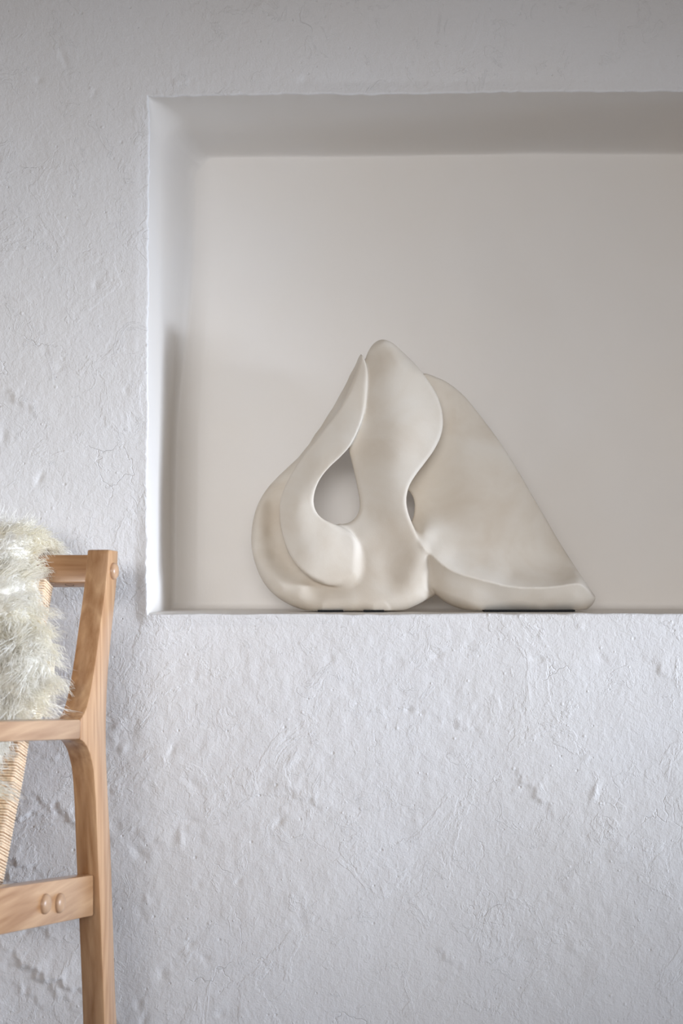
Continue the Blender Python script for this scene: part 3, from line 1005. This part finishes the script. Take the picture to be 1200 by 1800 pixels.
# right hand border of the hide (sideways offset) against height
BZ = [0.33, 0.363, 0.407, 0.45, 0.496, 0.549, 0.585, 0.600, 0.629, 0.673, 0.717, 0.750, 0.779, 0.815, 0.841, 0.860, 0.885, 0.912, 0.930]
BT = [-0.078, -0.078, -0.090, -0.112, -0.114, -0.104, -0.088, -0.058, -0.040, -0.030, -0.034, -0.048, -0.068, -0.086, -0.100, -0.112, -0.098, -0.098, -0.115]
def border(s, z):
    return np.interp(z, BZ, BT) - 0.012 - 0.035 * (np.asarray(z) < 0.62)* np.clip((np.interp(z, BZ, BT) + 0.08) / 0.03, 0, 1)
HL = -0.50
ns, nw = 90, 40
S = np.linspace(0, slen[-1], ns)
hx, hz, htx, htz = hide_at(S)
hb = border(S, hz)
hv, hf = [], []
TK = 0.004
for layer in (0, 1):
    for i in range(ns):
        nx_, nz_ = htz[i], -htx[i]
        sgn = 1
        for k in range(nw):
            yy = hb[i] + (HL - hb[i]) * k / (nw - 1)
            o_ = TK * layer
            # outward normal of the path: turned so that it faces forward on the front and up on the top
            hv.append((hx[i] - nx_ * o_, yy, hz[i] - nz_ * o_))
def hidx(l, i, k): return l * ns * nw + i * nw + k
for i in range(ns - 1):
    for k in range(nw - 1):
        hf.append((hidx(0, i, k), hidx(0, i, k + 1), hidx(0, i + 1, k + 1), hidx(0, i + 1, k)))
        hf.append((hidx(1, i, k), hidx(1, i + 1, k), hidx(1, i + 1, k + 1), hidx(1, i, k + 1)))
    for k in (0, nw - 1):
        hf.append((hidx(0, i, k), hidx(0, i + 1, k), hidx(1, i + 1, k), hidx(1, i, k)))
for k in range(nw - 1):
    for i in (0, ns - 1):
        hf.append((hidx(0, i, k), hidx(0, i, k + 1), hidx(1, i, k + 1), hidx(1, i, k)))
mesh_obj('hide', hv, np.array(hf), M_hide, skin)

# dense fleece filling the space between hide and the tips of the locks
FT = 0.030
fs, fw = 150, 90
fS = np.linspace(0.012, slen[-1], fs)
fx, fz, ftx, ftz = hide_at(fS)
fb = border(fS, fz) - 0.014
prof_k = np.linspace(0, 1, fw) ** 1.6
lump = smooth_noise((fs, fw), (26, 16), 60) * 0.20 + smooth_noise((fs, fw), (60, 40), 61) * 0.13
fleece_map = np.zeros((fs, fw, 3))
for i in range(fs):
    ins_ = prof_k * (fb[i] - HL)
    tt = np.sqrt(1 - (1 - np.clip(ins_ / 0.035, 0, 1)) ** 2) * FT * (1 + lump[i]) * min(1, i / 6 + 0.1)
    fleece_map[i, :, 0] = fx[i] - ftz[i] * tt
    fleece_map[i, :, 2] = fz[i] + ftx[i] * tt
    fleece_map[i, :, 1] = fb[i] - ins_ + 0.006 * np.clip(1 - abs(ins_ - 0.01) / 0.02, 0, 1) * (1 + lump[i])
fi = np.arange(fs * fw).reshape(fs, fw)
fq = np.stack([fi[:-1, :-1], fi[:-1, 1:], fi[1:, 1:], fi[1:, :-1]], -1).reshape(-1, 4)
M_fleece = simple('dense_fleece', (0.955, 0.945, 0.90), 0.95, 90, 0.03, 0.004)
fleece = mesh_obj('fleece', fleece_map.reshape(-1, 3), fq, M_fleece, skin)

def fleece_at(a, b):
    a = np.clip(a, 0, fs - 1.001); b = np.clip(b, 0, fw - 1.001)
    i, j = a.astype(int), b.astype(int)
    u, v = (a - i)[:, None], (b - j)[:, None]
    return ((fleece_map[i, j] * (1 - v) + fleece_map[i, j + 1] * v) * (1 - u) + (fleece_map[i + 1, j] * (1 - v) + fleece_map[i + 1, j + 1] * v) * u)

def make_wool(n):
    r = np.random.default_rng(77)
    s = r.uniform(0.02, slen[-1] - 0.03, n)
    x, z, tx, tz = hide_at(s)
    b = border(s, z)
    near = r.random(n) < 0.85
    inset = np.where(near, r.random(n) ** 1.2 * 0.17, 0.17 + r.random(n) * 0.20)
    ia = (s - fS[0]) / (fS[-1] - fS[0]) * (fs - 1)
    ib = np.clip(inset / (b - HL), 0, 1) ** (1 / 1.6) * (fw - 1)
    root = fleece_at(ia, ib)
    x, y, z = root[:, 0], root[:, 1], root[:, 2]
    # outward: the path runs back-top-front, so outward is the left normal of the run
    nx_, nz_ = -tz, tx
    x = x - nx_ * 0.004; z = z - nz_ * 0.004
    # locks: roots share a direction with the lock they belong to
    ck = np.floor(s / 0.016).astype(int) * 4001 + np.floor((y + 1) / 0.013).astype(int)
    uniq, inv = np.unique(ck, return_inverse=True)
    lock = r.normal(0, 1, (len(uniq), 4))[inv]
    edge = np.exp(-inset / 0.035)
    L = 0.047 * (1 + 0.22 * lock[:, 3] + 0.14 * r.normal(0, 1, n)).clip(0.45, 1.5)
    L = L * (1 - 0.30 * edge * (z > 0.80))
    dirx = nx_ * 0.55 + 0.30 * lock[:, 0] + 0.10 * r.normal(0, 1, n)
    dirz = nz_ * 0.55 + 0.26 * lock[:, 1] + 0.10 * r.normal(0, 1, n) - 0.10
    diry = 0.95 * edge + 0.36 * lock[:, 2] + 0.14 * r.normal(0, 1, n)
    ln = np.sqrt(dirx ** 2 + diry ** 2 + dirz ** 2)
    dirx, diry, dirz = dirx / ln, diry / ln, dirz / ln
    droop = 0.012 + 0.008 * r.random(n)
    ph = r.uniform(0, 6.28, n) + lock[:, 0] * 3
    amp = 0.0022 + 0.0014 * r.random(n)
    K = 6
    pts = np.zeros((n, K + 1, 3))
    for k in range(K + 1):
        t = k / K
        wv = np.sin(ph + t * 9.0) * amp * t ** 0.6
        wv2 = np.cos(ph * 1.3 + t * 8.0) * amp * t ** 0.6
        pts[:, k, 0] = x + dirx * L * t + wv2 * 0.7
        pts[:, k, 1] = y + diry * L * t + wv
        pts[:, k, 2] = z + dirz * L * t - droop * t * t + wv
    # keep the wool behind the inner side of the armrest and out of the seat
    pts[:, :, 1] = np.where(pts[:, :, 2] < 0.625, np.minimum(pts[:, :, 1], -TH - 0.003), pts[:, :, 1])
    rad = np.array([0.55, 0.60, 0.58, 0.52, 0.42, 0.30, 0.10]) * 0.001
    tan = np.gradient(pts, axis=1)
    tan /= np.linalg.norm(tan, axis=2, keepdims=True) + 1e-9
    ref = r.normal(0, 1, (n, 1, 3))
    u = np.cross(tan, ref); u /= np.linalg.norm(u, axis=2, keepdims=True) + 1e-9
    v = np.cross(tan, u)
    ringv = []
    for j in range(3):
        a = 2 * math.pi * j / 3
        ringv.append(pts + (u * math.cos(a) + v * math.sin(a)) * rad[None, :, None])
    vv = np.stack(ringv, 2)                              # n, K+1, 3, xyz
    base_i = (np.arange(n) * (K + 1) * 3)[:, None, None]
    kk_ = (np.arange(K) * 3)[None, :, None]
    jj = np.arange(3)[None, None, :]
    a0 = base_i + kk_ + jj; a1 = base_i + kk_ + (jj + 1) % 3
    f = np.stack([a0, a1, a1 + 3, a0 + 3], -1).reshape(-1, 4)
    return vv.reshape(-1, 3), f
wv_, wf_ = make_wool(32000)
wool = mesh_obj('wool', wv_, wf_, M_wool, skin, False)
wool['kind'] = 'stuff'
